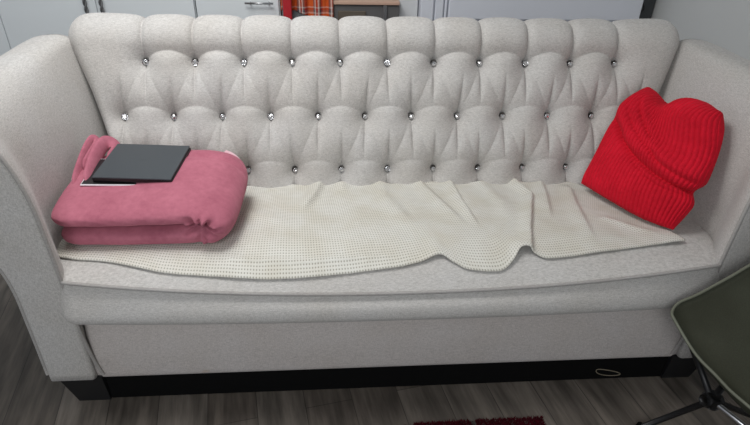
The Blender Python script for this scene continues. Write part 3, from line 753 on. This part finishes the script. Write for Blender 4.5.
# ------------------------------------------------------------------ background behind the sofa
YB = 1.80
def door_panel(name, x0, x1, z0, z1, parent, mat, y=YB, th_=0.02): return MB().box(x0, x1, y - th_, y, z0, z1, 0.002).build(name, mat, parent)
wd = thing('wardrobe', 'pale grey cabinet with tall plain doors and dark bar handles', 'cabinet', (0, 0, 0))
MB().box(-2.60, -0.915, YB + 0.001, YB + 0.38, 0.0, 2.1).build('body', M['cab'], wd)
for (x0, x1) in ((-2.58, -1.903), (-1.899, -1.412), (-1.408, -0.917)):
    d_ = door_panel('door', x0, x1, 0.08, 2.08, wd, M['cab'])
    if x0 < -2: continue
    hx = x1 - 0.037 if x0 < -1.5 else x0 + 0.037
    hz = np.linspace(0.45, 1.25, 120); a = hz * 90
    mbh = MB()
    for ph in (0, math.pi): mbh.tube(np.stack([hx + 0.005 * np.cos(a + ph), np.full(120, YB - 0.055) + 0.005 * np.sin(a + ph), hz], 1), 0.0055, 8)
    for zz in (0.5, 1.2): mbh.tube([(hx, YB - 0.055, zz), (hx, YB - 0.018, zz)], 0.005, 8)
    mbh.build('handle', M['rope'], d_, True)
db = thing('drawer_cabinet', 'pale grey drawer cabinet with slim steel bar handle', 'cabinet', (0, 0, 0))
MB().box(-0.910, -0.475, YB + 0.001, YB + 0.38, 0.0, 1.12).build('body', M['cab'], db)
for (z0, z1) in ((0.06, 0.50), (0.505, 1.10)):
    dr = door_panel('drawer', -0.905, -0.48, z0, z1, db, M['cab'])
    zz = 0.918 if z0 > 0.4 else 0.40
    hm = MB(); hm.tube([(-0.650, YB - 0.05, zz), (-0.505, YB - 0.05, zz)], 0.005, 8)
    for hx in (-0.625, -0.53): hm.tube([(hx, YB - 0.05, zz), (hx, YB - 0.018, zz)], 0.004, 8)
    hm.build('handle', M['chrome'], dr, True)
# rack with red post and draped tartan cloth
pr = tag(MB().box(-0.452, -0.408, 1.70, 1.735, 0.0, 1.25, 0.004).build('post', M['red_paint']), 'upright dark red post behind the sofa beside the tartan cloth', 'post')
def build_tartan():
    nx, nz = 90, 60; u = np.linspace(0, 1, nx)[:, None]; v = np.linspace(0, 1, nz)[None, :]
    X = -0.470 + 0.275 * u + 0 * v; Z = 1.25 - v * (0.375 - 0.012 * np.sin(u * 7) + 0.035 * u + 0.02*(u>0.5)*np.sin((u-.5)*6.28)) ; Y = 1.775 + 0.010 * np.sin(u * 22 + v * 2) + 0.004 * np.sin(u * 51)
    Y = Y + 0 * Z
    Y = Y + 0.004
    UV = np.stack([X * 1.0 + 0 * Z, Z], 2).reshape(-1, 2)
    o = grid('tartan_cloth', np.stack([X, Y, Z], 2), M['tartan'], None, uvs=UV); s = o.modifiers.new('t', 'SOLIDIFY'); s.thickness = 0.003
    tag(o, 'orange and grey tartan cloth hanging behind the sofa back', 'cloth')
build_tartan()
st = tag(MB().box(-0.470, -0.220, 1.83, 2.18, 0.0, 1.0, 0.004).box(-0.470, -0.220, 1.82, 1.84, 0.98, 1.3, 0.003).build('side_cabinet', paint('mid_grey_board', (0.33, 0.36, 0.37), 0.6)), 'plain mid grey cabinet behind the tartan cloth', 'cabinet')
ov = thing('display_case', 'dark glass-fronted case with pale wooden edge behind the sofa', 'display case', (0, 0, 0))
MB().box(-0.190, 0.160, 1.79, 2.15, 0.0, 0.909, 0.003).build('case', M['grey_box'], ov)
MB().box(-0.215, -0.192, 1.775, 2.15, 0.0, 0.929, 0.003).box(-0.215, 0.160, 1.775, 2.15, 0.911, 0.929, 0.003).build('wooden_edge', M['wood_trim'], ov)
MB().box(0.073, 0.090, 1.77, 1.789, 0.0, 0.910, 0.003).build('mullion', M['chrome'], ov)
MB().box(-0.170, -0.02, 1.776, 1.789, 0.10, 0.88, 0.004).build('glass_panel', new_mat('brown_glass', 0.15, 0, (0.12, 0.10, 0.08))[0], ov)
# white panelled door frame and door
struct(MB().box(0.163, 0.270, 1.86, 2.198, 0.0, 2.1, 0.004).build('trim_1', M['white_door']))
wc = thing('white_cupboard', 'tall white lacquered cupboard with moulded frame behind the sofa', 'cupboard', (0, 0, 0))
MB().box(0.275, 1.500, YB + 0.002, 2.18, 0.14, 2.0).build('body', M['white_cab'], wc)
for x0, x1 in ((0.275, 0.345), (0.352, 0.398), (0.404, 0.418)): MB().box(x0, x1, YB - 0.02, YB + 0.001, 0.14, 2.0, 0.005).build('frame_stile', M['white_cab'], wc)
MB().box(0.424, 1.500, YB - 0.028, YB + 0.001, 0.842, 2.0, 0.006).build('door', M['white_cab'], wc)
MB().box(0.424, 1.500, YB - 0.018, YB + 0.001, 0.14, 0.822, 0.006).build('door', M['white_cab'], wc)
MB().box(0.30, 1.48, YB + 0.03, 2.15, 0.0, 0.139).build('plinth', M['dark_grey'], wc)
# dark object and cable in the corner
bb = thing('speaker_box', 'dark narrow upright box with hanging cable in the back corner', 'speaker', (1.56, 1.95, 0))
MB().box(-0.052, 0.055, -0.10, 0.20, 0.0, 1.25, 0.006).build('case', M['dark_grey'], bb)
cb = smoothpts([(-0.040, -0.115, 1.24), (-0.045, -0.112, 0.98), (-0.020, -0.125, 0.90), (-0.046, -0.112, 0.84), (-0.04, -0.112, 0.60)], 40)
MB().tube(cb, 0.004, 8).build('cable', M['lap_black'], bb, True)

# ------------------------------------------------------------------ light
def area(name, loc, target, size, power, color=(1, 1, 1), sy=None):
    l = bpy.data.lights.new(name, 'AREA'); l.energy = power; l.size = size; l.color = color
    if sy: l.shape = 'RECTANGLE'; l.size_y = sy
    o = bpy.data.objects.new(name, l); COL.objects.link(o); o.location = loc
    o.rotation_euler = (Vector(target) - Vector(loc)).to_track_quat('-Z', 'Y').to_euler(); return o
area('ceiling_lamp', (-0.60, 0.15, 2.42), (-0.40, 0.35, 0), 0.55, 25, (1.0, 0.99, 0.975))
area('front_fill', (-0.7, -2.4, 2.30), (-0.2, 0.3, 0.4), 1.0, 54, (0.96, 0.98, 1.0))  # unseen fill added behind the camera to brighten the front faces
area('rear_fill', (-1.0, 0.75, 2.42), (-0.9, 1.3, 0.4), 0.8, 20, (0.97, 0.985, 1.0))  # unseen fill added to brighten the cabinet fronts and the sofa top
w = bpy.data.worlds.new('world'); S.world = w; w.use_nodes = True
w.node_tree.nodes['Background'].inputs[0].default_value = (0.86, 0.92, 1.0, 1)
w.node_tree.nodes['Background'].inputs[1].default_value = 0.5

# ------------------------------------------------------------------ camera
cam = bpy.data.cameras.new('camera'); co = bpy.data.objects.new('camera', cam); COL.objects.link(co)
R = Vector((0.99730392, -0.06927625, 0.02420109)); U = Vector((0.01575957, 0.52430061, 0.8513874)); Fw = Vector((0.07166957, 0.84871059, -0.52397882))
m = Matrix.Identity(4)
for i in range(3): m[i][0] = R[i]; m[i][1] = U[i]; m[i][2] = -Fw[i]
m[0][3], m[1][3], m[2][3] = -0.1963, -1.2426, 1.4814
co.matrix_world = m
cam.sensor_width = 36; cam.lens = 541.93 / 750 * 36; cam.clip_start = 0.02
S.camera = co
S.view_settings.view_transform = 'Standard'; S.view_settings.look = 'None'; S.view_settings.exposure = -0.40; S.view_settings.gamma = 1.0
S.view_settings.use_curve_mapping = False
